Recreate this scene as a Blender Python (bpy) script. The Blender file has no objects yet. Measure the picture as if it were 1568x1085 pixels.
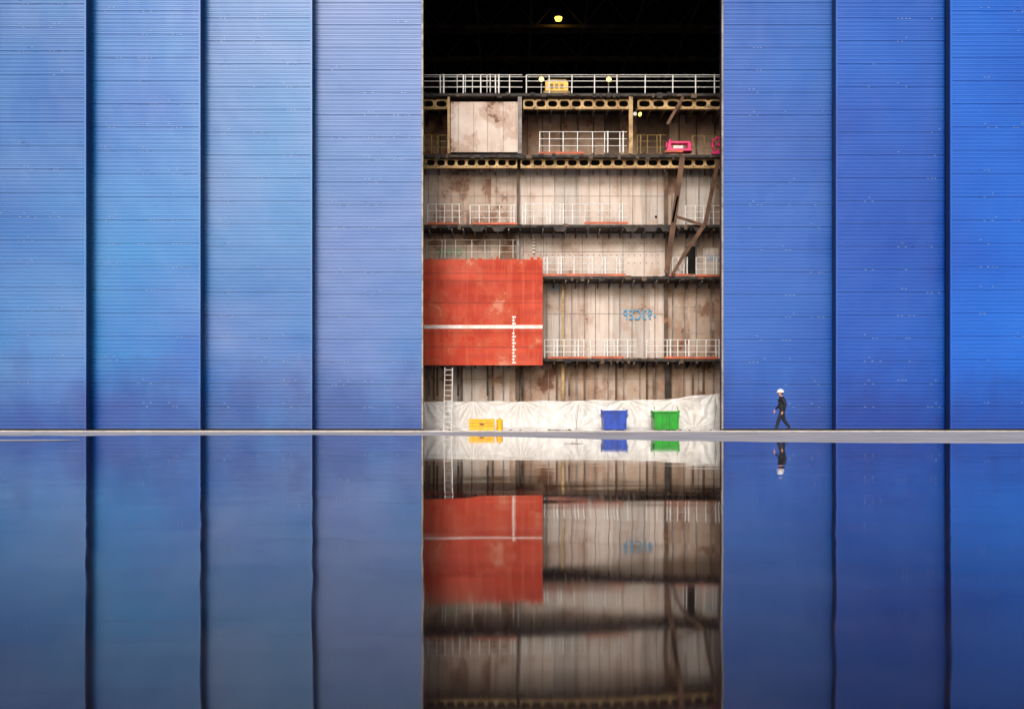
import bpy, math, random
from mathutils import Vector, noise
random.seed(7)
D=bpy.data
sc=bpy.context.scene
F=1525.0; CH=0.25; YH=651.3
def X(px,Y): return (px-784.0)/F*Y
def Z(py,Y): return CH-(py-YH)/F*Y

# ---------------------------------------------------------------- materials
def srgb(r,g,b):
    def c(v):
        v/=255.0
        return v/12.92 if v<=0.04045 else ((v+0.055)/1.055)**2.4
    return (c(r),c(g),c(b),1)
def paint(name,c1,c2=None,scale=1.0,rough=0.5,metal=0.0,rust=None,rscale=1.5,rthr=0.6,rsoft=0.06,
          streak=None,streak_amt=0.5,bump=0.0,bscale=20,stretch=(1,1,1),rvar=0.1,spec=0.5,emit=None,rust2=None,
          band=None,band_amt=0.3,band_scale=(0.12,1,3.2),base_shade=None):
    m=D.materials.new(name); m.use_nodes=True
    nt=m.node_tree; N=nt.nodes; L=nt.links
    b=N['Principled BSDF']
    b.inputs['Roughness'].default_value=rough; b.inputs['Metallic'].default_value=metal
    b.inputs['Specular IOR Level'].default_value=spec
    if c2 is None: c2=tuple(min(1,x*0.75) for x in c1[:3])+(1,)
    geo=N.new('ShaderNodeNewGeometry')
    def mapping(s):
        mp=N.new('ShaderNodeMapping'); mp.inputs['Scale'].default_value=s
        L.new(geo.outputs['Position'],mp.inputs['Vector']); return mp
    mp=mapping(stretch)
    def nz(s,det=3,vec=mp,ro=0.6):
        n=N.new('ShaderNodeTexNoise'); n.inputs['Scale'].default_value=s; n.inputs['Detail'].default_value=det
        n.inputs['Roughness'].default_value=ro
        L.new(vec.outputs['Vector'],n.inputs['Vector']); return n
    def rng(src,a,bb,c=0,d=1):
        r=N.new('ShaderNodeMapRange'); r.inputs['From Min'].default_value=a; r.inputs['From Max'].default_value=bb
        r.inputs['To Min'].default_value=c; r.inputs['To Max'].default_value=d
        L.new(src,r.inputs['Value']); return r.outputs['Result']
    def mix(fac,a,bb):
        x=N.new('ShaderNodeMix'); x.data_type='RGBA'
        L.new(fac,x.inputs['Factor'])
        for v,i in ((a,6),(bb,7)):
            if isinstance(v,tuple): x.inputs[i].default_value=v
            else: L.new(v,x.inputs[i])
        return x.outputs[2]
    n1=nz(scale)
    col=mix(rng(n1.outputs['Fac'],0.35,0.65),c1,c2)
    if band:
        nb=nz(1.0,2,mapping(band_scale),.5)
        col=mix(rng(nb.outputs['Fac'],0.42,0.66,0,band_amt),col,band)
    if streak:
        n3=nz(4.0,4,mapping((1,1,0.07)),0.7)
        col=mix(rng(n3.outputs['Fac'],0.5,0.75,0,streak_amt),col,streak)
    if rust:
        n2=nz(rscale,6,mp,0.62)
        if rust2:
            col=mix(rng(n2.outputs['Fac'],rthr-0.09,rthr-0.09+rsoft,0,0.6),col,rust2)
        col=mix(rng(n2.outputs['Fac'],rthr,rthr+rsoft),col,rust)
    if base_shade:  # soft shade at the foot of the doors, painted into the colour
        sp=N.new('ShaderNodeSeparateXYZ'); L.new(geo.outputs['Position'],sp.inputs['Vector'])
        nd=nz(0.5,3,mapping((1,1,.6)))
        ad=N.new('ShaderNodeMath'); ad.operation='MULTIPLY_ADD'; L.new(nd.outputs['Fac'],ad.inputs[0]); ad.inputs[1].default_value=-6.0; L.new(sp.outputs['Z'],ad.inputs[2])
        col=mix(rng(ad.outputs[0],-2.6,0.2,0.6,0),col,base_shade)
    L.new(col,b.inputs['Base Color'])
    if rvar: L.new(rng(n1.outputs['Fac'],0.3,0.7,max(0.02,rough-rvar),min(1,rough+rvar)),b.inputs['Roughness'])
    if bump:
        n4=nz(bscale,3)
        bp=N.new('ShaderNodeBump'); bp.inputs['Strength'].default_value=1; bp.inputs['Distance'].default_value=bump
        L.new(n4.outputs['Fac'],bp.inputs['Height']); L.new(bp.outputs['Normal'],b.inputs['Normal'])
    if emit:
        b.inputs['Emission Color'].default_value=emit[0]; b.inputs['Emission Strength'].default_value=emit[1]
    return m

M={}
rustd=srgb(92,62,46)
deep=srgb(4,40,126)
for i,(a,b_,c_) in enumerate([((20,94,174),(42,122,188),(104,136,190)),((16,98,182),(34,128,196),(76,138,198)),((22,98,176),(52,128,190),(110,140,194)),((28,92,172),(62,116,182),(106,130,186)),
                          ((8,78,170),(24,98,186),(54,102,184)),((2,70,168),(8,90,188),(16,80,174)),((0,80,184),(2,102,206),(0,84,184))]):  # sky sheen mixed into the leaf blues: paler on the left, deeper right
    M['door%d'%i]=paint('door_blue_paint_sheen_%d'%i,srgb(*a),srgb(*b_),scale=0.11,rough=0.38,spec=0.48,bump=0.003,bscale=1.3,
                        stretch=(0.8,1,1.1),rvar=0.05,band=srgb(*c_),band_amt=.4,band_scale=(.14,1,.22),base_shade=deep)
M['doorside']=paint('door_side_blue',srgb(6,22,72),srgb(5,14,46),rough=0.5,rvar=0)
M['trim']=paint('door_edge_trim',srgb(165,150,135),srgb(120,110,100),scale=3,rough=0.5)
M['screw']=paint('door_screw',srgb(150,175,220),srgb(110,150,210),scale=4,rough=0.3)
M['rubber']=paint('black_rubber',srgb(20,20,24),srgb(12,12,14),rough=0.7,rvar=0)
def beige(nm,c1,c2,thr=.66,amt=.5): 
    M[nm]=paint('primer_'+nm,srgb(*c1),srgb(*c2),scale=0.7,rough=0.6,streak=srgb(150,130,118),streak_amt=amt,
                 rust=srgb(134,98,76),rscale=0.7,rthr=thr,rsoft=0.05,rust2=srgb(184,156,138))
beige('beigeA',(222,208,200),(208,190,180)); beige('beigeB',(212,194,184),(194,176,166),.61,.8); beige('beigeC',(200,190,184),(184,170,162),.62,.8)
beige('beigeD',(202,178,162),(176,148,128),.53,.8); beige('beigeE',(186,166,150),(156,132,114),.52,.9)
M['roomA']=paint('primer_stained',srgb(218,202,192),srgb(200,178,166),scale=.8,rough=.6,streak=srgb(165,136,120),streak_amt=.6,rust=srgb(124,86,66),rscale=.75,rthr=.6,rsoft=.03,rust2=srgb(178,146,126))
for nm,a,b_ in (('tanA',(184,160,144),(148,122,104)),('tanB',(164,138,120),(124,100,84)),('tanC',(200,182,170),(168,142,124))):
    M[nm]=paint('rusty_steel_'+nm,srgb(*a),srgb(*b_),scale=1.0,rough=0.7,streak=srgb(110,86,72),streak_amt=0.6,
                 rust=srgb(118,76,54),rscale=.8,rthr=0.57,rsoft=0.06,rust2=srgb(158,120,96))
M['brown']=paint('brown_rusted_steel',srgb(110,88,72),srgb(78,62,52),scale=1.0,rough=0.75,streak=srgb(54,44,38),streak_amt=0.6,
                 rust=srgb(150,108,76),rscale=1.0,rthr=0.6)
M['brace']=paint('brace_steel',srgb(112,76,54),srgb(80,56,42),scale=1.5,rough=0.7,streak=srgb(52,40,32),streak_amt=0.5)
M['stiff']=paint('stiffener_steel',srgb(148,142,140),srgb(112,104,100),scale=2,rough=0.6,streak=srgb(84,74,68),streak_amt=0.6)
M['deck']=paint('deck_edge_steel',srgb(58,49,45),srgb(38,33,31),scale=3,rough=0.7)
M['orange']=paint('orange_primer_edge',srgb(212,92,50),srgb(160,84,58),scale=1.6,rough=0.6,rust=rustd,rscale=2,rthr=0.62)
M['ochre']=paint('ochre_beam',srgb(200,166,112),srgb(152,120,78),scale=2,rough=0.6,rust=rustd,rscale=2.5,rthr=0.58)
M['red']=paint('red_antifouling',srgb(206,66,30),srgb(186,54,26),scale=0.9,rough=0.6,streak=srgb(206,98,66),streak_amt=0.75,
               rust=srgb(206,124,100),rscale=0.75,rthr=0.6,rsoft=0.05,bump=0.01,bscale=1.2,rust2=srgb(194,84,52),band=srgb(164,48,28),band_amt=.6,band_scale=(.12,1,2.2),spec=.35)
M['redseam']=paint('red_weld_seam',srgb(145,44,26),srgb(120,36,24),scale=2,rough=0.6)
M['white']=paint('white_marking_paint',srgb(242,234,228),srgb(226,202,192),scale=3,rough=0.5)
M['rail']=paint('white_railing_paint',srgb(246,244,240),srgb(226,222,218),scale=3,rough=0.45)
M['railg']=paint('galvanised_rail',srgb(190,190,188),srgb(150,150,150),scale=3,rough=0.4,metal=0.3)
M['yrail']=paint('yellow_rail',srgb(160,130,66),srgb(118,94,48),scale=3,rough=0.5)
M['tarp']=paint('white_tarpaulin',srgb(226,224,222),srgb(212,209,206),scale=0.5,rough=0.38,streak=srgb(186,180,174),streak_amt=.5,rvar=.04)
M['skipblue']=paint('blue_skip_paint',srgb(8,74,190),srgb(6,56,154),scale=3,rough=0.4,rust=srgb(50,64,105),rscale=4,rthr=0.64)
M['skipgreen']=paint('green_skip_paint',srgb(4,162,34),srgb(4,134,28),scale=3,rough=0.4,rust=srgb(30,95,40),rscale=4,rthr=0.64)
M['yellow']=paint('yellow_plastic',srgb(255,196,0),srgb(240,172,0),scale=4,rough=0.4)
M['pink']=paint('pink_paint',srgb(240,45,125),srgb(215,35,108),scale=3,rough=0.4)
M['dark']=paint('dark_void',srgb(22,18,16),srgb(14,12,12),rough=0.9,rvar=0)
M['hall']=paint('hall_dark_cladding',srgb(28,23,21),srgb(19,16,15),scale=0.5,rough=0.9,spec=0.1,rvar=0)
M['truss']=paint('roof_truss_steel',srgb(124,108,96),srgb(92,80,72),rough=0.7,rvar=0)
M['facade']=paint('facade_blue',srgb(12,74,165),srgb(24,94,180),scale=0.2,rough=0.4)
M['paintblue']=paint('blue_marker_paint',srgb(50,155,210),srgb(80,165,210),scale=3,rough=0.6)
M['paintgreen']=paint('green_marker_paint',srgb(70,190,135),srgb(100,190,145),scale=3,rough=0.6)
M['lampY']=paint('lamp_glass_warm',srgb(255,220,120),rough=0.3,emit=(srgb(255,200,70),4.5),rvar=0)
M['cloth']=paint('dark_workwear',srgb(34,38,52),srgb(24,27,38),scale=12,rough=0.85)
M['jacket']=paint('black_jacket',srgb(30,32,42),srgb(20,22,30),scale=10,rough=0.8)
M['skin']=paint('skin',srgb(205,150,125),srgb(190,135,110),scale=20,rough=0.5)
M['boot']=paint('boot_leather',srgb(26,22,20),srgb(18,16,15),scale=20,rough=0.6)
M['hair']=paint('hair_brown',srgb(60,42,30),srgb(40,30,22),scale=30,rough=0.7)
M['helmet']=paint('white_helmet',srgb(245,245,245),srgb(235,235,235),scale=10,rough=0.25,rvar=0.03)
M['rock']=paint('debris_brown',srgb(120,98,78),srgb(80,65,52),scale=6,rough=0.9)
M['leaf']=paint('dead_leaf',srgb(190,120,50),srgb(150,90,40),scale=20,rough=0.7)

# ---------------------------------------------------------------- mesh builder
class MB:
    def __init__(s): s.v=[]; s.f=[]; s.m=[]; s.mats=[]; s.sm=[]
    def mi(s,m):
        if m not in s.mats: s.mats.append(m)
        return s.mats.index(m)
    def add(s,vs,fs,m,smooth=False):
        o=len(s.v); s.v+= [tuple(v) for v in vs]; k=s.mi(m)
        for f in fs: s.f.append([o+i for i in f]); s.m.append(k); s.sm.append(smooth)
    def box(s,x0,x1,y0,y1,z0,z1,m):
        if x0>x1:x0,x1=x1,x0
        if z0>z1:z0,z1=z1,z0
        if y0>y1:y0,y1=y1,y0
        s.add([(x0,y0,z0),(x1,y0,z0),(x1,y1,z0),(x0,y1,z0),(x0,y0,z1),(x1,y0,z1),(x1,y1,z1),(x0,y1,z1)],
              [(0,3,2,1),(4,5,6,7),(0,1,5,4),(1,2,6,5),(2,3,7,6),(3,0,4,7)],m)
    def pbox(s,px0,px1,py0,py1,Y,dep,m):   # elevation measured on the plane at depth Y
        s.box(X(px0,Y),X(px1,Y),Y,Y+dep,Z(py0,Y),Z(py1,Y),m)
    def tube(s,a,b,r,m,n=6,r2=None,smooth=True):
        a=Vector(a);b=Vector(b);d=(b-a)
        if d.length<1e-6:return
        d.normalize(); u=d.orthogonal().normalized(); w=d.cross(u)
        if r2 is None:r2=r
        vs=[];
        for i in range(n):
            t=2*math.pi*i/n+math.pi/n; o=u*math.cos(t)+w*math.sin(t)
            vs.append(a+o*r); vs.append(b+o*r2)
        fs=[(2*i,2*((i+1)%n),2*((i+1)%n)+1,2*i+1) for i in range(n)]
        s.add(vs,fs,m,smooth)
        s.add([vs[2*i] for i in range(n)],[tuple(range(n))[::-1]],m)
        s.add([vs[2*i+1] for i in range(n)],[tuple(range(n))],m)
    def beam(s,a,b,wd,dp,m):
        a=Vector(a);b=Vector(b);d=(b-a).normalized(); u=d.cross(Vector((0,1,0))).normalized()*wd/2; y=Vector((0,dp,0))
        vs=[a-u,a+u,b+u,b-u,a-u+y,a+u+y,b+u+y,b-u+y]
        s.add(vs,[(0,1,2,3),(7,6,5,4),(0,4,5,1),(1,5,6,2),(2,6,7,3),(3,7,4,0)],m)
    def obj(s,name,parent=None,bevel=0):
        me=D.meshes.new(name); me.from_pydata(s.v,[],s.f)
        for m in s.mats: me.materials.append(M[m])
        me.polygons.foreach_set('material_index',s.m); me.polygons.foreach_set('use_smooth',s.sm)
        me.update()
        o=D.objects.new(name,me); sc.collection.objects.link(o)
        if parent: o.parent=parent
        if bevel:
            md=o.modifiers.new('bevel','BEVEL'); md.width=bevel; md.segments=2; md.limit_method='ANGLE'
        return o
def empty(name):
    o=D.objects.new(name,None); sc.collection.objects.link(o); return o

# ---------------------------------------------------------------- hangar doors
ZT=34.0
def leaf(xa,xb,Y,mat,seed,edge):
    rd=random.Random(seed)
    mb=MB(); p=0.167
    z=0.12; prof=[(0.0,z)]
    k=0
    while z<ZT:
        big=(k%6==5)
        g=rd.uniform(.014,.021)
        prof+= [(0.0,z+p*0.52),(-0.012,z+p*0.60),(-0.012,z+p*0.80),(g if not big else 0.042,z+p*0.86),(g if not big else 0.042,z+p*0.93),(0.0,z+p)]
        z+=p; k+=1
    nx=14
    vs=[];fs=[]
    for j,(dy,zz) in enumerate(prof):
        for i in range(nx+1):
            x=xa+(xb-xa)*i/nx
            w=0.016*noise.noise(Vector((x*0.55+seed*7,zz*0.45,seed)))+0.006*noise.noise(Vector((x*1.7,zz*1.3,seed)))
            vs.append((x,Y+dy+w,zz))
    for j in range(len(prof)-1):
        for i in range(nx):
            a=j*(nx+1)+i
            fs.append((a,a+1,a+nx+2,a+nx+1))
    mb.add(vs,fs,mat)
    mb.box(xa,xb,Y+0.06,Y+0.42,0.1,ZT,'doorside')
    for xe in (xa,xb-0.07):
        mb.box(xe,xe+0.07,Y-0.03,Y+0.058,0.1,ZT,'trim' if edge and ((edge=='R' and xe!=xa) or (edge=='L' and xe==xa)) else mat)
    mb.box(xa,xb,Y-0.02,Y+0.3,0.03,0.098,'rubber')
    zz=0.12+p*6
    c=(xa+xb)/2
    while zz<22:
        for base in (-1.45,0.0,1.3):
            if rd.random()<0.45: continue
            for q in range(rd.choice([3,4,5])):
                x=c+base+q*0.17+rd.uniform(-.02,.02); zq=zz-p*0.3+rd.choice([0,0,p])
                mb.box(x-0.035,x+0.035,Y-0.035,Y-0.010,zq-0.013,zq+0.013,'screw' if rd.random()<.6 else mat)
        zz+=p*6
    return mb.obj('hangar_door')
dY=[44.5,43.75,43.0,42.25,41.5]
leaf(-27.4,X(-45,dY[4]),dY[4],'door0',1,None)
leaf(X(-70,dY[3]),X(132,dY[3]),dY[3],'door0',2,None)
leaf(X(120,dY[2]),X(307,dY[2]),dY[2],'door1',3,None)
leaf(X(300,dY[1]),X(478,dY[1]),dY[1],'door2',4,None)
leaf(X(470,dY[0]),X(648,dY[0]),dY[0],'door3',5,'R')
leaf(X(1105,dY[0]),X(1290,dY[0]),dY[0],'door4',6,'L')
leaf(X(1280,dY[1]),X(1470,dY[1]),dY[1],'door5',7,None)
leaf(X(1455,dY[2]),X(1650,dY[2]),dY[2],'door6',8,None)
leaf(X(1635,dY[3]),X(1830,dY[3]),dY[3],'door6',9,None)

# hangar building shell
hb=empty('hangar_building')
mb=MB()
x0,x1=-46,54
mb.box(x0,-27.41,42.3,46,0,40,'facade'); mb.box(28.6,x1,42.3,46,0,40,'facade'); mb.box(-27.41,28.6,41.3,46,ZT+.01,40,'facade')
mb.obj('facade_walls',hb)
mb=MB()
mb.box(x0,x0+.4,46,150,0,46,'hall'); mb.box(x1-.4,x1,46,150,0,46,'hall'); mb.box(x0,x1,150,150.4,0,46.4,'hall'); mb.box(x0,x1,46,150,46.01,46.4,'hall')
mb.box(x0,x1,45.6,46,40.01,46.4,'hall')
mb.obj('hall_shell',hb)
mb=MB()
for Y in range(60,150,9):
    mb.box(x0+.5,x1-.5,Y,Y+.3,45.2,45.6,'truss'); mb.box(x0+.5,x1-.5,Y,Y+.3,42.2,42.5,'truss')
    xx=x0+1; k=0
    while xx<x1-4:
        mb.beam((xx,Y+.05,42.4 if k%2 else 45.3),(xx+2.5,Y+.05,45.3 if k%2 else 42.4),0.16,0.16,'truss'); xx+=2.5;k+=1
for xx in range(-40,50,6): mb.box(xx,xx+.25,50,149,45.65,45.95,'truss')
mb.obj('roof_trusses',hb)
mb=MB(); Y=104; lx,lz=X(855,Y),Z(28,Y)
mb.tube((lx,Y,lz+0.05),(lx,Y,lz+0.7),0.42,'truss',12,0.15)
mb.tube((lx,Y,lz-0.25),(lx,Y,lz+0.04),0.30,'lampY',12,0.40)
mb.tube((lx,Y,lz+0.7),(lx,Y,45.9),0.04,'truss',6)
mb.obj('high_bay_lamp')

# ---------------------------------------------------------------- ship section
ship=empty('ship_hull_section')
YS=50.0; YB=51.6; YR=53.0
mb=MB()
PL,PR=600,1165
def plates(px0,px1,py0,py1,mats,step=38,Y=YB):
    p=px0
    while p<px1-1:
        q=min(px1,p+step*random.choice([.5,1,1,1.5])); 
        if px1-q<8: q=px1
        mb.pbox(p,q,py0,py1,Y+random.uniform(0,.012),.05,random.choice(mats)); p=q
plates(PL,PR,146,262,['tanB','brown','tanB','brown','tanA'],50,YR)
BG=['beigeA','beigeA','beigeB','beigeC']
plates(PL,792,246,347,['beigeD','beigeD','beigeE','beigeB']); plates(792,1018,246,347,BG); plates(1018,PR,246,347,['beigeC','beigeE'])
plates(PL,792,347,424,['beigeD','beigeE','beigeB']); plates(792,1018,347,424,BG); plates(1018,PR,347,424,['beigeE','beigeC'])
plates(PL,862,424,547,['beigeB','beigeC']); plates(862,1018,424,547,BG); plates(1018,PR,424,547,['tanA','tanC','beigeE'])
plates(PL,PR,547,640,['tanA','tanC','beigeE','tanC','beigeC'],45)
mb.pbox(690,798,156,233,YS+.35,2.5,'roomA')
mb.obj('bulkheads',ship)
mb=MB()
def stiff(px0,px1,py0,py1,step,w=0.035,d=0.1,m='stiff',Y=YB,jit=2):
    p=px0
    while p<px1:
        q=p+random.uniform(-jit,jit); x=X(q,Y)
        mb.box(x-w/2,x+w/2,Y-d,Y-0.002,Z(py0,Y),Z(py1,Y),m)
        p+=step
stiff(655,1018,250,346,17.5,0.022,0.04); stiff(1030,1110,250,346,19)
stiff(655,790,350,422,19,0.03,0.05); stiff(800,1015,350,422,31,0.022,0.04); stiff(1030,1110,350,378,20)
stiff(838,1015,427,546,18.5,0.028,0.07); stiff(1030,1110,427,546,19,0.05,0.12)
stiff(655,1110,552,612,23,0.05,0.14,'stiff',jit=5); stiff(662,1110,552,612,46,0.08,0.25,'brown',jit=7)
stiff(700,795,157,232,24,0.02,0.03,'stiff',YS+.35)
stiff(650,1110,150,236,26,0.06,0.14,'brown',YR)
for (a,b,py) in ((655,1018,300),(800,1018,385),(838,1015,480),(1030,1110,470),(1030,1110,510),(655,1110,580)):
    mb.pbox(a,b,py,py+0.6,YB-0.012,0.01,'stiff')
for py in (362,372,390,402):
    p=800
    while p<1012:
        mb.pbox(p,p+1.3,py,py+1.3,YB-0.03,0.028,'brown'); p+=9
mb.obj('stiffeners',ship)
mb=MB()
decks=[(143,YR),(237,YR),(344,YB),(423,YB),(549,YB)]
for i,(py,yb) in enumerate(decks):
    z=Z(py,YS); th=0.13
    mb.box(X(PL,YS),X(PR,YS),YS,yb-.003,z-th,z,'deck')
    p=PL+4
    while p<PR:
        x=X(p,YS); h=0.28 if i>1 else 0.5
        if i>1:
            mb.add([(x-.025,YS+.12,z-th-.001),(x+.025,YS+.12,z-th-.001),(x+.025,YS+.12,z-th-.12),(x-.025,YS+.12,z-th-.12),
                (x-.025,yb-.05,z-th-.001),(x+.025,yb-.05,z-th-.001),(x+.025,yb-.05,z-th-h),(x-.025,yb-.05,z-th-h)],
               [(0,1,2,3),(0,3,7,4),(1,5,6,2),(3,2,6,7),(4,7,6,5)],random.choice(['brown','stiff','deck']))
        else:
            mb.box(x-.03,x+.03,YS+.9,yb-.05,z-th-h,z-th-.001,'brown')
        p+=17.5 if i>1 else 22
for i,(py,yb) in enumerate(decks):
    z=Z(py,YS)
    p=650
    while p<1108:
        w=random.uniform(3,9)
        if random.random()<0.75:
            mb.box(X(p,YS),X(p+w,YS),YS-.05,YS-.002,z-random.uniform(.1,.26),z+random.uniform(-.06,.05),random.choice(['deck','deck','brown','rubber']))
        p+=w+random.uniform(3,12)
for px in (720,752,846,955,985,1010,1060):
    Y=YS-.06; z=Z(347,Y); x=X(px,Y)
    mb.add([(x,Y-.04,z),(x+.75,Y-.04,z),(x+.58,Y-.04,z-.25),(x+.17,Y-.04,z-.25),(x,Y,z),(x+.75,Y,z),(x+.58,Y,z-.25),(x+.17,Y,z-.25)],[(0,3,2,1),(0,4,7,3),(3,7,6,2),(1,2,6,5)],'deck')
for a,b,py in ((826,895,233.2),(830,958,420),(1026,1062,420),(1064,1104,421),(895,962,340.5),(840,900,546.5),(905,955,546),(1018,1060,546.5),(1062,1100,547),(724,792,341.5),(655,700,341.5),(1018,1046,231)):
    mb.pbox(a,b,py-.8,py+2.2,YS-.06,.05,'orange')
mb.obj('decks',ship)
def cell(px0,px1,py0,py1,Y,m,n):
    xa,xb=X(px0,Y),X(px1,Y); za,zb=Z(py1,Y),Z(py0,Y); w=(xb-xa)/n; K=20
    for i in range(n):
        cx=xa+w*(i+.5); cz=(za+zb)/2; hx=w/2; hz=(zb-za)/2; rx=w*0.38; rz=hz*0.66
        vs=[]
        for k in range(K):
            t=2*math.pi*k/K; c,s_=math.cos(t),math.sin(t)
            q=max(abs(c),abs(s_)); ox,oz=c/q*hx,s_/q*hz
            ex=rx*(abs(c)**.7)*(1 if c>0 else -1); ez=rz*(abs(s_)**.7)*(1 if s_>0 else -1)
            vs+=[(cx+ox,Y,cz+oz),(cx+ex,Y,cz+ez),(cx+ex,Y+.06,cz+ez)]
        fs=[]
        for k in range(K):
            a=3*k;b=3*((k+1)%K); fs+=[(a,b,b+1,a+1),(a+1,b+1,b+2,a+2)]
        mb.add(vs,fs,m)
    mb.box(xa,xb,Y-.08,Y+.14,za-.06,za-.002,m)
mb=MB()
cell(801,964,152,166,YS+.3,'ochre',9); cell(976,1150,152,166,YS+.3,'ochre',8); cell(605,686,152,166,YS+.3,'ochre',4)
cell(605,792,242,256,YS+.35,'ochre',12); cell(797,1150,242,256,YS+.35,'ochre',20)
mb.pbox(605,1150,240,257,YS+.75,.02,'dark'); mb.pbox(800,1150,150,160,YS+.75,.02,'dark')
mb.obj('cellular_beams',ship)
mb=MB()
def col(px,py0,py1,w,Y,m='brown'):
    x=X(px,Y); mb.box(x-w/2,x+w/2,Y,Y+.03,Z(py0,Y),Z(py1,Y),m); mb.box(x-.02,x+.02,Y+.03,Y+.25,Z(py0,Y),Z(py1,Y),'deck')
col(796,148,235,0.2,YS+.05,'stiff'); col(966,148,235,0.2,YS+.05,'ochre'); col(687,148,235,.12,YS+.05,'ochre')
col(793,250,344,0.12,YB-.5,'brown'); col(793,347,424,0.14,YB-.5,'stiff')
col(1020,250,344,0.2,YB-.5); col(1021,347,424,0.16,YB-.5,'brown'); col(1020,427,548,0.2,YB-.5,'brown'); col(1022,553,612,0.25,YB-.5,'deck')
col(862,430,547,0.1,YB-.4,'ochre'); col(792,553,612,.2,YB-.5,'brown'); col(862,553,612,.15,YB-.5,'ochre')
def br(p,q,w,Y=YS-.35,m='brace'):
    mb.beam((X(p[0],Y),Y,Z(p[1],Y)),(X(q[0],Y),Y,Z(q[1],Y)),w,.03,m)
    mb.beam((X(p[0],Y),Y+.031,Z(p[1],Y)),(X(q[0],Y),Y+.031,Z(q[1],Y)),.04,.2,'deck')
br((1045,240),(1021,418),0.26); br((1038,300),(1030,340),0.1)
br((1100,245),(1080,342),0.2,YS-.3); br((1080,342),(1046,392),0.2,YS-.27); br((1034,331),(1078,345),0.14,YS-.31); br((1046,392),(1030,420),.16,YS-.3)
br((1046,148),(1022,190),0.14,YS-.08)
mb.obj('columns_and_braces',ship)
mb=MB()
def rail(px0,px1,pyb,h=0.92,Y=YS+.05,step=20,m='rail',dbl=0.25,r=0.026,wires=3):
    z=Z(pyb,Y); xa,xb=X(px0,Y),X(px1,Y)
    for k in range(wires):
        zz=z+h*(k+1)/wires
        mb.tube((xa,Y,zz),(xb,Y,zz),r*0.6,m,5)
    p=px0
    while p<=px1+.1:
        x=X(p,Y); mb.tube((x,Y,z),(x+random.uniform(-.02,.02),Y,z+h),r,m,5)
        if random.random()<dbl:
            x=X(p+5,Y); mb.tube((x,Y,z),(x,Y,z+h*1.03),r*1.4,m,5)
        p+=step*random.uniform(.75,1.25)
rail(640,800,143,step=28,dbl=.6,r=.034); rail(806,1150,143,step=36,dbl=.6,r=.034)
mb.tube((X(640,YS+2),YS+2,Z(118,YS+2)),(X(1150,YS+2),YS+2,Z(118,YS+2)),.03,'railg',5)
rail(700,760,142,Y=YS+1.2,step=13,r=.022)
rail(826,960,234,step=19,dbl=.3,h=1.05,r=.03); rail(976,1020,235,m='yrail',step=16); rail(650,684,235,m='yrail',step=12); rail(1060,1104,236,m='yrail',step=18)
rail(655,706,343,step=13,h=1.0,r=.03); rail(720,790,343,step=14,h=.95,r=.03); rail(800,961,343,step=23,h=1.0,dbl=.5,r=.035); rail(1050,1104,343,step=15)
rail(833,958,422,step=21,dbl=.5,r=.035); rail(1030,1048,422,step=9); rail(1066,1104,422,step=12)
rail(834,896,548,step=15,dbl=.4,r=.035); rail(905,975,548,step=17,dbl=.4,r=.035); rail(990,1104,548,step=15,dbl=.4,r=.03)
rail(654,790,395,Y=YB-.6,step=21,dbl=.1,r=.018)
for px,a,b in ((817,350,392),(862,430,470)):
    for k in range(int((b-a)/5)):
        mb.pbox(px-2,px+2,a+5*k,a+5*k+2,YB-.12,.02,'rail')
mb.obj('railings',ship)
mb=MB(); YP=49.35
mb.box(X(600,YP),X(831,YP),YP,YP+.12,Z(559,YP),Z(397,YP),'red')
mb.box(X(600,YP),X(831,YP)-.02,YP+.121,YS-.07,Z(556,YP),Z(552,YP),'redseam')
for py in (418,430,463,509,531): mb.pbox(600,830.6,py,py+.7,YP-.012,.011,'redseam')
for px,a,b in ((740,397,559),(700,463,559),(774,397,463)): mb.pbox(px,px+.3,a,b,YP-.0085,.008,'redseam')
mb.pbox(600,831,497.5,503,YP-.018,.012,'white')
for k in range(15):
    py=484+k*5
    if 495<py<505: continue
    mb.pbox(784,788 if k%2 else 790,py,py+2.4,YP-.02,.012,'white')
mb.pbox(786,787,484,556,YP-.019,.0035,'white')
for px in (657,664,690,720,733,752,760,786,812,822):
    mb.pbox(px,px+random.uniform(2,6),397-random.uniform(1.5,4),398,YP+.02,.05,'red')
mb.pbox(827,831,396,400,YP-.05,.05,'orange')
mb.obj('red_hull_plate',ship)
mb=MB()
mb.pbox(1050,1065,377,420,YB-.02,.015,'dark'); mb.pbox(1048,1050,375,420,YB-.05,.045,'stiff'); mb.pbox(1065,1067,375,420,YB-.05,.045,'stiff')
mb.pbox(1076,1100,380,420,YB-.03,.02,'beigeA')
for px,py,s in ((952,560,2),(930,584,2.5),(975,175,5),(1003,330,3)): mb.pbox(px,px+s,py,py+s,YB-.06,.05,'dark')
for px in (656,668,700,745,798,870,1000,1060): mb.pbox(px,px+3,562,606,YB-.8,.06,random.choice(['brown','deck']))
mb.obj('fittings',ship)
def marks(txt,px,py,size,mat,Y,flip=True,rot=0):
    c=D.curves.new('mark','FONT'); c.body=txt; c.size=size; c.extrude=0.002; c.space_character=1.15
    o=D.objects.new('painted_mark',c); sc.collection.objects.link(o); c.materials.append(M[mat])
    o.rotation_euler=(math.pi/2,rot,0); o.location=(X(px,Y),Y,Z(py,Y)); 
    if flip: o.scale=(-.68,1,1)
    o.parent=ship
marks('-93CEP',1005,489,.74,'paintblue',YB-.11); marks('E3.8C',1104,399,.42,'paintblue',YB-.05); marks('3SOS',858,445,.36,'paintblue',YB-.1)
marks('CE 93 CC',707,390,.42,'paintgreen',YB-.1)
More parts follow.
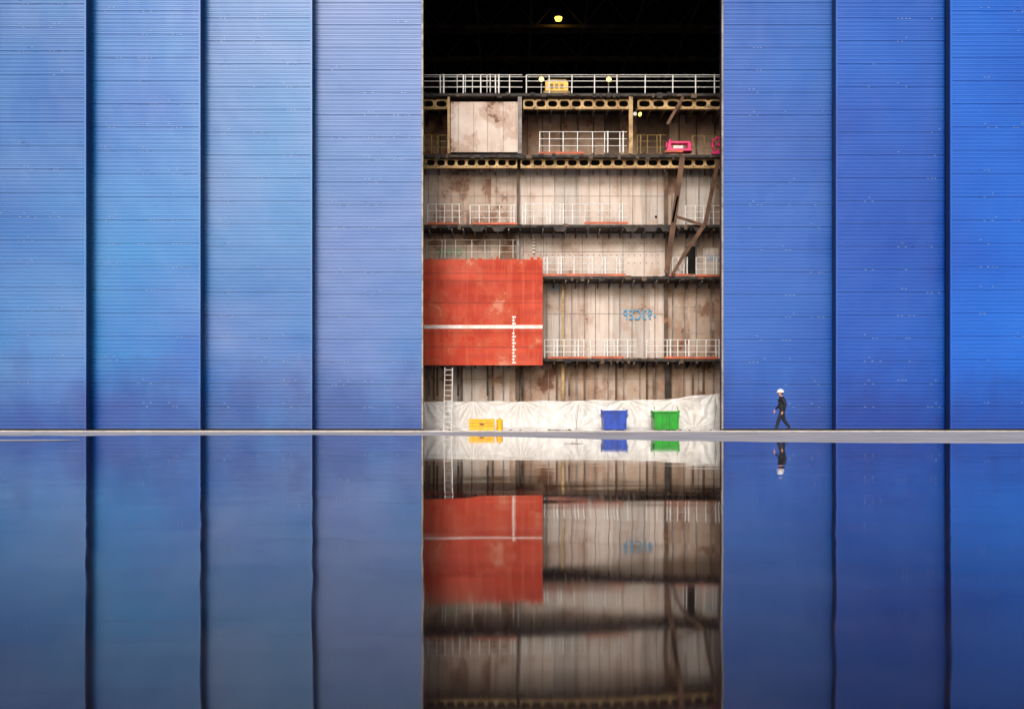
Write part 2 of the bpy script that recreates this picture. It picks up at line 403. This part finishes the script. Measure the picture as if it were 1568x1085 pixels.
for px in (829,932):
    mb=MB(); Y=YS+.3; x=X(px,Y); z=Z(123,Y)
    mb.tube((x,Y-.1,z),(x,Y+.1,z),.13,'railg',10,.08); mb.tube((x,Y-.13,z),(x,Y-.101,z),.12,'lampY',10)
    mb.tube((x,Y+.05,z-.1),(x,Y+.05,Z(143,Y)),.03,'railg',6); mb.obj('deck_floodlight')
mb=MB(); Y=YS+.1; x=X(980,Y); z=Z(175,Y)
mb.tube((x,Y-.1,z),(x,Y+.1,z),.07,'lampY',10,.08); mb.tube((x-.25,Y,z+.02),(x-.25,Y+.2,z+.02),.1,'railg',8); mb.tube((x-.4,Y+.1,z),(x,Y+.1,z),.03,'deck',6); mb.obj('deck_floodlight')
mb=MB(); Y=YS+.8
mb.pbox(835,870,125,139,Y,.8,'yellow'); mb.pbox(832,873,139,143,Y-.05,.9,'yrail'); mb.pbox(838,867,121.5,125,Y+.1,.6,'yrail')
for p in (842,850,858): mb.pbox(p,p+5,128,136,Y-.02,.018,'yrail')
mb.obj('yellow_generator_box',bevel=.02)
def pink(px,py,s=1.0):
    mb=MB(); Y=YS-.02+.1; x=X(px,Y); z=Z(py,Y)
    mb.box(x-.65*s,x+.65*s,Y,Y+.6,z+.0,z+.13,'pink'); 
    for sx in (-1,1):
        mb.box(x+sx*.5*s-.09,x+sx*.5*s+.09,Y+.1,Y+.5,z+.131,z+.42,'pink')
        mb.tube((x+sx*.62*s,Y+.3,z+.25),(x+sx*.62*s,Y+.3,z+.5),.05,'pink',8)
    mb.box(x-.55*s,x+.55*s,Y+.1,Y+.5,z+.421,z+.52,'pink'); mb.box(x-.3*s,x+.2*s,Y+.2,Y+.45,z+.131,z+.33,'white')
    mb.tube((x-.5*s,Y+.3,z+.521),(x-.42*s,Y+.3,z+.66),.05,'pink',8)
    mb.obj('pink_pump_unit',bevel=.015)
pink(1041,231)
mb=MB(); Y=YS+.05; cx,cz=X(1101,Y),Z(221,Y)
for k in range(14):
    a=math.pi*2*k/14; b=math.pi*2*(k+1)/14
    mb.tube((cx+.32*math.cos(a),Y+.1,cz+.34*math.sin(a)),(cx+.32*math.cos(b),Y+.1,cz+.34*math.sin(b)),.08,'pink',8)
mb.box(cx-.35,cx+.35,Y-.05,Y+.3,cz-.5,cz-.36,'pink'); mb.tube((cx,Y,cz),(cx,Y+.4,cz),.1,'pink',10)
mb.obj('pink_hose_reel')

# ---------------------------------------------------------------- tarpaulin
mb=MB(); nx,nz=420,34; vs=[];fs=[]
for j in range(nz+1):
    t=j/nz
    for i in range(nx+1):
        px=610+(1150-610)*i/nx
        Yt=48.9
        top=614 if px<760 else 614-.012*(px-760)
        if px>1000: top-=(px-1000)*.085*min(1,(px-1000)/60)
        sag=((px-610)%74)/74.0
        top+=1.0*(1-(2*sag-1)**2)+noise.noise(Vector((px*.04,0,0)))*.6
        zt=Z(top,Yt); z=zt*(1-t)+0.004*t
        x=X(px,Yt)
        cr=0
        for q,(ax,az) in enumerate(((650,612),(724,612),(798,612),(884,658),(884,612),(960,611),(1034,612),(1095,600),(1060,658),(700,658))):
            dx=x-X(ax,Yt); dz=z-Z(az,Yt); rr=math.hypot(dx,dz)
            an=math.atan2(dz,dx)
            cr+=math.sin(an*11+q*2)*.08*math.exp(-rr*1.0)*min(1,rr*3)
        cr+=.03*noise.noise(Vector((x*5,z*.8,2)))+.05*noise.noise(Vector((x*1.2,z*1.4,7)))
        cr+=.02*noise.noise(Vector((x*7+z*5,z*7-x*2,3)))
        y=Yt-.3*t-cr
        if t>.88: y-=.2*(t-.88)/.12*(1+noise.noise(Vector((x*2,0,4))))
        vs.append((x,y,z))
for j in range(nz):
    for i in range(nx):
        a=j*(nx+1)+i; fs.append((a,a+nx+1,a+nx+2,a+1))
mb.add(vs,fs,'tarp',True)
tp=mb.obj('tarpaulin')
mb=MB()
for px in (882,1093):
    mb.tube((X(px,48.15),48.2,0.02),(X(px+4,48.5),48.5,1.25),.012,'stiff',5)
o=mb.obj('tie_ropes',tp)
mb=MB()
for px in range(640,1150,60): mb.box(X(px,51),X(px+20,51),50.6,52.6,0,1.45,'rock')
mb.obj('keel_block_row')

# ladder
mb=MB(); 
for px in (679.5,691.5): mb.tube((X(px,47.4),47.3,0),(X(px,48.4),49.2,Z(563,49.2)),.03,'rail',6)
for k in range(12):
    t=(k+.6)/12; y=47.3+1.9*t; z=Z(563,49.2)*t
    mb.tube((X(679.5,47.4+t),y,z),(X(691.5,47.4+t),y,z),.02,'rail',6)
mb.obj('ladder')

# skips
def skip(px0,px1,pytop,Y,m,taper):
    mb=MB(); xa,xb=X(px0,Y),X(px1,Y); h=Z(pytop,Y); w=xb-xa; c=(xa+xb)/2; d=1.15; z0=.07
    def ring(z,k,ins=0): 
        hw=w/2*(k)-ins; hd=d/2*k-ins
        return [(c-hw,Y+d/2-hd,z),(c+hw,Y+d/2-hd,z),(c+hw,Y+d/2+hd,z),(c-hw,Y+d/2+hd,z)]
    vs=ring(z0,taper)+ring(h-.05,1)+ring(h-.05,1,.05)+ring(z0+.05,taper,.05)
    fs=[(3,2,1,0)]
    for a in range(4):
        b=(a+1)%4
        fs+=[(a,b,4+b,4+a),(4+a,4+b,8+b,8+a),(8+a,8+b,12+b,12+a)]
    fs.append((12,13,14,15)); mb.add(vs,fs,m)
    mb.box(c-w/2-.03,c+w/2+.03,Y-.07,Y+.03,h-.09,h,m); mb.box(c-w/2-.03,c+w/2+.03,Y+d-.03,Y+d+.04,h-.09,h,m)
    mb.box(c-w/2-.03,c-w/2+.03,Y+.031,Y+d-.031,h-.09,h,m); mb.box(c+w/2-.03,c+w/2+.03,Y+.031,Y+d-.031,h-.09,h,m)
    for k in (-.46,-.15,.15,.46):
        xb_=c+w*k*taper; xt=c+w*k; yb=Y+d/2*(1-taper)
        mb.add([(xb_-.035,yb-.06,z0),(xb_+.035,yb-.06,z0),(xt+.035,Y-.06,h-.1),(xt-.035,Y-.06,h-.1),(xb_-.035,yb+.01,z0),(xb_+.035,yb+.01,z0),(xt+.035,Y+.01,h-.1),(xt-.035,Y+.01,h-.1)],
               [(0,1,2,3),(0,3,7,4),(1,5,6,2),(0,4,5,1)],m)
    for k in (-.28,.28):
        mb.box(c+w*k-.13,c+w*k+.13,Y+.08,Y+d-.08,0.0,z0-.002,m); mb.box(c+w*k-.08,c+w*k+.08,Y+.07,Y+.079,0.02,z0-.02,'dark')
    for sx in (-1,1):
        mb.box(c+sx*(w/2+.055)-.02,c+sx*(w/2+.055)+.02,Y+.4,Y+.7,h-.35,h+.05,m); mb.tube((c+sx*(w/2+.03),Y+.55,h-.22),(c+sx*(w/2+.14),Y+.55,h-.22),.04,'railg',8)
    return mb
mb=skip(924,960,628,46.4,'skipblue',.97)
mb.tube((X(928,46.9),47,1.0),(X(936,46.9),47.05,1.45),.015,'railg',5); mb.tube((X(956,46.9),47,1.0),(X(950,46.9),47.05,1.3),.015,'railg',5)
mb.obj('blue_skip',bevel=.008)
mb=skip(1002,1040,629,46.4,'skipgreen',.96)
mb.tube((X(1003,46.4),46.6,1.),(X(1003,46.4),46.62,1.14),.02,'skipgreen',6); mb.tube((X(1039,46.4),46.6,1.),(X(1039,46.4),46.62,1.14),.02,'skipgreen',6)
mb.obj('green_skip',bevel=.008)
mb=MB(); Y=46.3; xa,xb=X(718,Y),X(757,Y); h=Z(641,Y)
mb.box(xa,xb,Y+.02,Y+.8,.1,h-.04,'yellow'); mb.box(xa-.02,xb+.02,Y,Y+.82,h-.035,h,'yellow'); mb.box(xa+.01,xb-.01,Y,Y+.81,0.02,.09,'yellow')
p=xa+.1
while p<xb-.1: mb.box(p,p+.05,Y-.015,Y+.018,.1,h-.05,'yellow'); p+=.14
for zz in (.22,.36,): mb.box(xa+.02,xb-.02,Y-.02,Y-.016,zz,zz+.015,'yrail')
mb.box(xa+.5,xa+.7,Y-.03,Y-.021,.28,.34,'rock')
mb.obj('yellow_spill_crate',bevel=.012)
mb=MB(); x=X(765,Y)
mb.tube((x,Y+.3,0),(x,Y+.3,.5),.15,'yellow',16); mb.tube((x,Y+.3,.5),(x,Y+.3,.56),.15,'yellow',16,.11)
for zz in (.15,.35): mb.tube((x,Y+.3,zz),(x,Y+.3,zz+.03),.162,'yellow',16)
mb.tube((x,Y+.3,.56),(x,Y+.3,.6),.04,'rubber',8)
mb.obj('yellow_drum')
mb=MB()
for k in range(60):
    px=random.choice([random.uniform(838,880),random.uniform(840,878),random.uniform(660,1100)]); y=random.uniform(46.5,47.6); s=random.uniform(.03,.11)
    x=X(px,y); a=random.random()*3
    vs=[(x+s*math.cos(a+q*1.57)*random.uniform(.7,1.6),y+s*math.sin(a+q*1.57),0) for q in range(4)]+[(x+random.uniform(-.3,.3)*s,y,s*random.uniform(.6,1.1))]
    mb.add(vs,[(0,1,4),(1,2,4),(2,3,4),(3,0,4)],'rock')
mb.obj('debris_pile')

# ---------------------------------------------------------------- ground / water
def ground_mat():
    m=D.materials.new('concrete_ground'); m.use_nodes=True; nt=m.node_tree;N=nt.nodes;L=nt.links;b=N['Principled BSDF']
    g=N.new('ShaderNodeNewGeometry'); n=N.new('ShaderNodeTexNoise'); n.inputs['Scale'].default_value=.5; n.inputs['Detail'].default_value=6
    n2=N.new('ShaderNodeTexNoise'); n2.inputs['Scale'].default_value=30; n2.inputs['Detail'].default_value=2
    L.new(g.outputs['Position'],n.inputs['Vector']); L.new(g.outputs['Position'],n2.inputs['Vector'])
    r=N.new('ShaderNodeValToRGB'); r.color_ramp.elements[0].position=.35; r.color_ramp.elements[0].color=srgb(184,174,168); r.color_ramp.elements[1].position=.6; r.color_ramp.elements[1].color=srgb(226,216,210)
    L.new(n.outputs['Fac'],r.inputs['Fac'])
    x=N.new('ShaderNodeMix'); x.data_type='RGBA'; x.blend_type='MULTIPLY'; x.inputs['Factor'].default_value=.25
    L.new(r.outputs['Color'],x.inputs[6]); L.new(n2.outputs['Fac'],x.inputs[7]); L.new(x.outputs[2],b.inputs['Base Color'])
    b.inputs['Roughness'].default_value=.8
    bp=N.new('ShaderNodeBump'); bp.inputs['Distance'].default_value=.004; L.new(n2.outputs['Fac'],bp.inputs['Height']); L.new(bp.outputs['Normal'],b.inputs['Normal'])
    return m
M['ground']=ground_mat()
def water_mat():
    m=D.materials.new('standing_water_on_asphalt'); m.use_nodes=True; nt=m.node_tree;N=nt.nodes;L=nt.links;b=N['Principled BSDF']
    g=N.new('ShaderNodeNewGeometry')
    def nz(s,sc_,det=3):
        mp=N.new('ShaderNodeMapping'); mp.inputs['Scale'].default_value=sc_; L.new(g.outputs['Position'],mp.inputs['Vector'])
        n=N.new('ShaderNodeTexNoise'); n.inputs['Scale'].default_value=s; n.inputs['Detail'].default_value=det; L.new(mp.outputs['Vector'],n.inputs['Vector']); return n
    def rng(src,a,bb,c,d):
        r=N.new('ShaderNodeMapRange'); r.inputs['From Min'].default_value=a; r.inputs['From Max'].default_value=bb
        r.inputs['To Min'].default_value=c; r.inputs['To Max'].default_value=d; L.new(src,r.inputs['Value']); return r.outputs['Result']
    n=nz(2.2,(1,1.6,1),6)
    r=N.new('ShaderNodeValToRGB'); r.color_ramp.elements[0].position=.35; r.color_ramp.elements[0].color=(.008,.005,.005,1); r.color_ramp.elements[1].position=.7; r.color_ramp.elements[1].color=(.034,.021,.018,1)
    L.new(n.outputs['Fac'],r.inputs['Fac']); L.new(r.outputs['Color'],b.inputs['Base Color'])
    b.inputs['IOR'].default_value=1.3
    # the film of water thins out towards the near bank: rougher asphalt shows through
    sp=N.new('ShaderNodeSeparateXYZ'); L.new(g.outputs['Position'],sp.inputs['Vector'])
    n2=nz(1.6,(.5,1.6,1),4)
    ad=N.new('ShaderNodeMath'); ad.operation='MULTIPLY_ADD'; L.new(rng(n2.outputs['Fac'],.42,.72,0,1),ad.inputs[0]); ad.inputs[1].default_value=.04
    L.new(rng(sp.outputs['Y'],1,5,.03,.012),ad.inputs[2]); L.new(ad.outputs[0],b.inputs['Roughness'])
    n3=nz(2.0,(.9,1.1,1),1); bp=N.new('ShaderNodeBump'); bp.inputs['Distance'].default_value=.0024
    L.new(rng(sp.outputs['Y'],2,9,1,.15),bp.inputs['Strength'])
    L.new(n3.outputs['Fac'],bp.inputs['Height']); L.new(bp.outputs['Normal'],b.inputs['Normal'])
    return m
M['water']=water_mat()
mb=MB(); S=900
mb.add([(-S,-S,0),(S,-S,0),(S,S,0),(-S,S,0)],[(0,1,2,3)],'ground'); mb.obj('ground')
def yd(py): return F*CH/(py-YH)
edge=[(-900,667),(-100,667),(0,667),(130,667),(200,666.5),(400,666),(640,666.5),(700,667.5),(800,669.5),(900,672),(1000,674.5),(1100,676),(1250,677.5),(1400,678.5),(1568,679),(1800,681),(2600,684)]
pts=[]
for (a,pa),(b,pb) in zip(edge,edge[1:]):
    n=max(2,int((b-a)/14))
    for k in range(n):
        t=k/n; px=a+(b-a)*t; py=pa+(pb-pa)*t+noise.noise(Vector((px*.02,1,0)))*1.0+noise.noise(Vector((px*.09,5,0)))*.4
        Y=yd(py); pts.append((X(px,Y),Y,.004))
pts=[(-80,24,.004)]+[p for p in pts if p[0]>-75 and p[0]<40]+[(60,11,.004)]
near=[(60,-30,.004),(-80,-30,.004)]
mb=MB(); mb.add(pts+near,[tuple(range(len(pts)+2))[::-1]],'water'); w=mb.obj('water_puddle')
def blob(cx,cy,rx,ry,seed,m,name,z=.008,n=60):
    mb=MB(); vs=[]
    for k in range(n):
        a=2*math.pi*k/n; r=1+.35*noise.noise(Vector((math.cos(a)*1.5,math.sin(a)*1.5,seed)))
        vs.append((cx+rx*r*math.cos(a),cy+ry*r*math.sin(a),z))
    mb.add(vs,[tuple(range(n))],m); return mb.obj(name)
blob(-11.2,16.2,4.2,1.3,3,'ground','dry_ground_patch')
mb=MB()
mb.box(-60,70,40.2,40.5,0,.05,'ground'); mb.box(-60,70,39.6,39.68,0,.03,'railg')
mb.obj('door_track_kerb')
for px,py,s in ((879,679,.09),(40,664,.1)):
    Y=yd(py); blob(X(px,Y),Y,s*1.5,s*2,px,'leaf','fallen_leaf',z=.012,n=14)

# ---------------------------------------------------------------- worker
wk=empty('worker'); PW=41.0
def skin_mesh(name,verts,edges,radii,matfn,root=0,sub=2,parent=None):
    me=D.meshes.new(name+'_sk'); me.from_pydata(verts,edges,[]); o=D.objects.new(name,me); sc.collection.objects.link(o)
    md=o.modifiers.new('skin','SKIN'); md.use_smooth_shade=True
    for i,r in enumerate(radii):
        d=me.skin_vertices[0].data[i]; d.radius=r if isinstance(r,tuple) else (r,r); d.use_root=(i==root)
    s=o.modifiers.new('sub','SUBSURF'); s.levels=sub; s.render_levels=sub
    dg=bpy.context.evaluated_depsgraph_get(); dg.update()
    nm=D.meshes.new_from_object(o.evaluated_get(dg)); D.objects.remove(o)
    nm.materials.clear()
    names=[]
    for p in nm.polygons:
        k=matfn(p.center)
        if k not in names: names.append(k); nm.materials.append(M[k])
        p.material_index=names.index(k); p.use_smooth=True
    o=D.objects.new(name,nm); sc.collection.objects.link(o); o.parent=parent; return o
V=[(0,0,.96),(-.01,0,1.10),(-.02,0,1.26),(-.03,0,1.42),(-.045,0,1.50),(-.06,0,1.56),
   (-.01,-.10,.90),(-.18,-.10,.52),(-.30,-.10,.11),(-.41,-.10,.05),
   (.01,.10,.90),(.08,.10,.50),(.33,.10,.19),(.27,.10,.06),
   (-.02,-.19,1.40),(.07,-.23,1.13),(-.04,-.24,.90),
   (-.03,.19,1.40),(-.05,.23,1.13),(-.24,.22,.97)]
E=[(0,1),(1,2),(2,3),(3,4),(4,5),(0,6),(6,7),(7,8),(8,9),(0,10),(10,11),(11,12),(12,13),(3,14),(14,15),(15,16),(3,17),(17,18),(18,19)]
R=[(.16,.18),(.155,.18),(.165,.19),(.14,.17),.07,.058,.118,.085,.062,.05,.118,.085,.06,.05,.088,.068,.048,.088,.068,.048]
def mf(c):
    if c.z<.14 or (c.x>.26 and c.z<.23): return 'boot'
    if c.z<.88 and abs(c.y)<.19: return 'cloth'
    if c.z>1.51 : return 'skin'
    return 'jacket'
skin_mesh('body',V,E,R,mf,parent=wk)
def hand(px,py,pz,sx):
    hv=[(px,py,pz)];he=[];hr=[.026]
    hv.append((px-.02,py,pz-.07)); he.append((0,1)); hr.append((.024,.036))
    for k in range(4):
        o=(k-1.5)*.021; b=len(hv); ln=(.030,.034,.032,.025)[k]
        hv+=[(px-.025+o,py,pz-.10),(px-.035+o,py+.006*sx,pz-.10-ln),(px-.05+o,py+.014*sx,pz-.10-ln*1.8)]
        he+=[(1,b),(b,b+1),(b+1,b+2)]; hr+=[.010,.009,.008]
    b=len(hv); hv+=[(px-.05,py+.01*sx,pz-.05),(px-.07,py+.014*sx,pz-.085)]; he+=[(0,b),(b,b+1)]; hr+=[.012,.009]
    skin_mesh('hand',hv,he,hr,lambda c:'skin',sub=1,parent=wk)
hand(-.05,-.24,.88,1); hand(-.26,.22,.955,-1)
mb=MB(); nu,nv=24,16; vs=[];fs=[]
hc=Vector((-.085,0,1.645))
for j in range(nv+1):
    ph=math.pi*j/nv
    for i in range(nu):
        th=2*math.pi*i/nu
        x,y,z=math.sin(ph)*math.cos(th),math.sin(ph)*math.sin(th),math.cos(ph)
        X_=x*.098; Y_=y*.076; Z_=z*.125
        if x<-.2 and z<0: Y_*=1-.25*(-z); X_*=1-.02
        if x<-.85 and abs(y)<.3: 
            if -.35<z<.1: X_-=.022*(1-abs(y)/.3)*(.1-z)/.45
            if .08<z<.3: X_+=.006
        if x>0 and z<-.3: X_*=.85
        vs.append(hc+Vector((X_,Y_,Z_)))
for j in range(nv):
    for i in range(nu):
        a=j*nu+i;b=j*nu+(i+1)%nu; fs.append((a,a+nu,b+nu,b))
mb.add(vs,fs,'skin',True)
for sy in (-1,1):
    mb.tube(hc+Vector((.008,sy*.074,-.03)),hc+Vector((.008,sy*.088,.02)),.02,'skin',8,.024)
    mb.tube(hc+Vector((-.083,sy*.03,.012)),hc+Vector((-.092,sy*.031,.012)),.011,'hair',8)
mb.tube(hc+Vector((-.086,-.022,-.065)),hc+Vector((-.086,.022,-.065)),.006,'redseam',6)
mb.tube(hc+Vector((.03,0,-.06)),hc+Vector((.03,0,.04)),.068,'hair',14,.082)
mb.obj('head',wk)
mb=MB(); vs=[];fs=[]; nu,nv=24,8
hh=hc+Vector((0,0,.045))
for j in range(nv+1):
    ph=math.pi/2*j/nv
    for i in range(nu):
        th=2*math.pi*i/nu; x,y,z=math.sin(ph)*math.cos(th),math.sin(ph)*math.sin(th),math.cos(ph)
        ridge=.01 if abs(y)<.2 else 0
        vs.append(hh+Vector((x*.155,y*.13,z*(.14+ridge))))
for i in range(nu):
    th=2*math.pi*i/nu; x,y=math.cos(th),math.sin(th)
    k=1.1+(.3*max(0,-x)**2)
    vs.append(hh+Vector((x*.155*k,y*.13*1.1,-.012)))
for j in range(nv+1):
    for i in range(nu):
        a=j*nu+i;b=j*nu+(i+1)%nu; fs.append((a,a+nu,b+nu,b))
mb.add(vs,fs,'helmet',True); mb.obj('helmet',wk)
wk.location=(X(1197,PW)+.03,PW,.0); wk.scale=(.96,.96,.96)

# ---------------------------------------------------------------- light
w=D.worlds.new('World'); sc.world=w; w.use_nodes=True
nt=w.node_tree; sky=nt.nodes.new('ShaderNodeTexSky'); sky.sky_type='NISHITA'; sky.sun_disc=False
SE,SR=24,188
sky.sun_elevation=math.radians(SE); sky.sun_rotation=math.radians(SR); sky.dust_density=2.4; sky.air_density=1.0
bg=nt.nodes['Background']; bg.inputs['Strength'].default_value=.14; nt.links.new(sky.outputs['Color'],bg.inputs['Color'])
sl=D.lights.new('sun','SUN'); sl.energy=1.9; sl.angle=math.radians(16); sl.color=(1,.97,.935)
so=D.objects.new('sun',sl); sc.collection.objects.link(so)
a=math.radians(SR); d=Vector((math.sin(a)*math.cos(math.radians(SE)),math.cos(a)*math.cos(math.radians(SE)),math.sin(math.radians(SE))))
so.rotation_euler=d.to_track_quat('Z','Y').to_euler(); so.location=(0,-20,30)
# camera
c=D.cameras.new('camera'); c.lens=F/1568*36; c.sensor_width=36; c.shift_y=(YH-542.5)/1568; c.clip_end=3000; c.clip_start=.05
c.dof.use_dof=True; c.dof.focus_distance=44; c.dof.aperture_fstop=4
co=D.objects.new('camera',c); sc.collection.objects.link(co); co.location=(0,0,CH); co.rotation_euler=(math.pi/2,0,0); sc.camera=co
sc.view_settings.view_transform='Standard'; sc.view_settings.look='None'; sc.view_settings.exposure=0
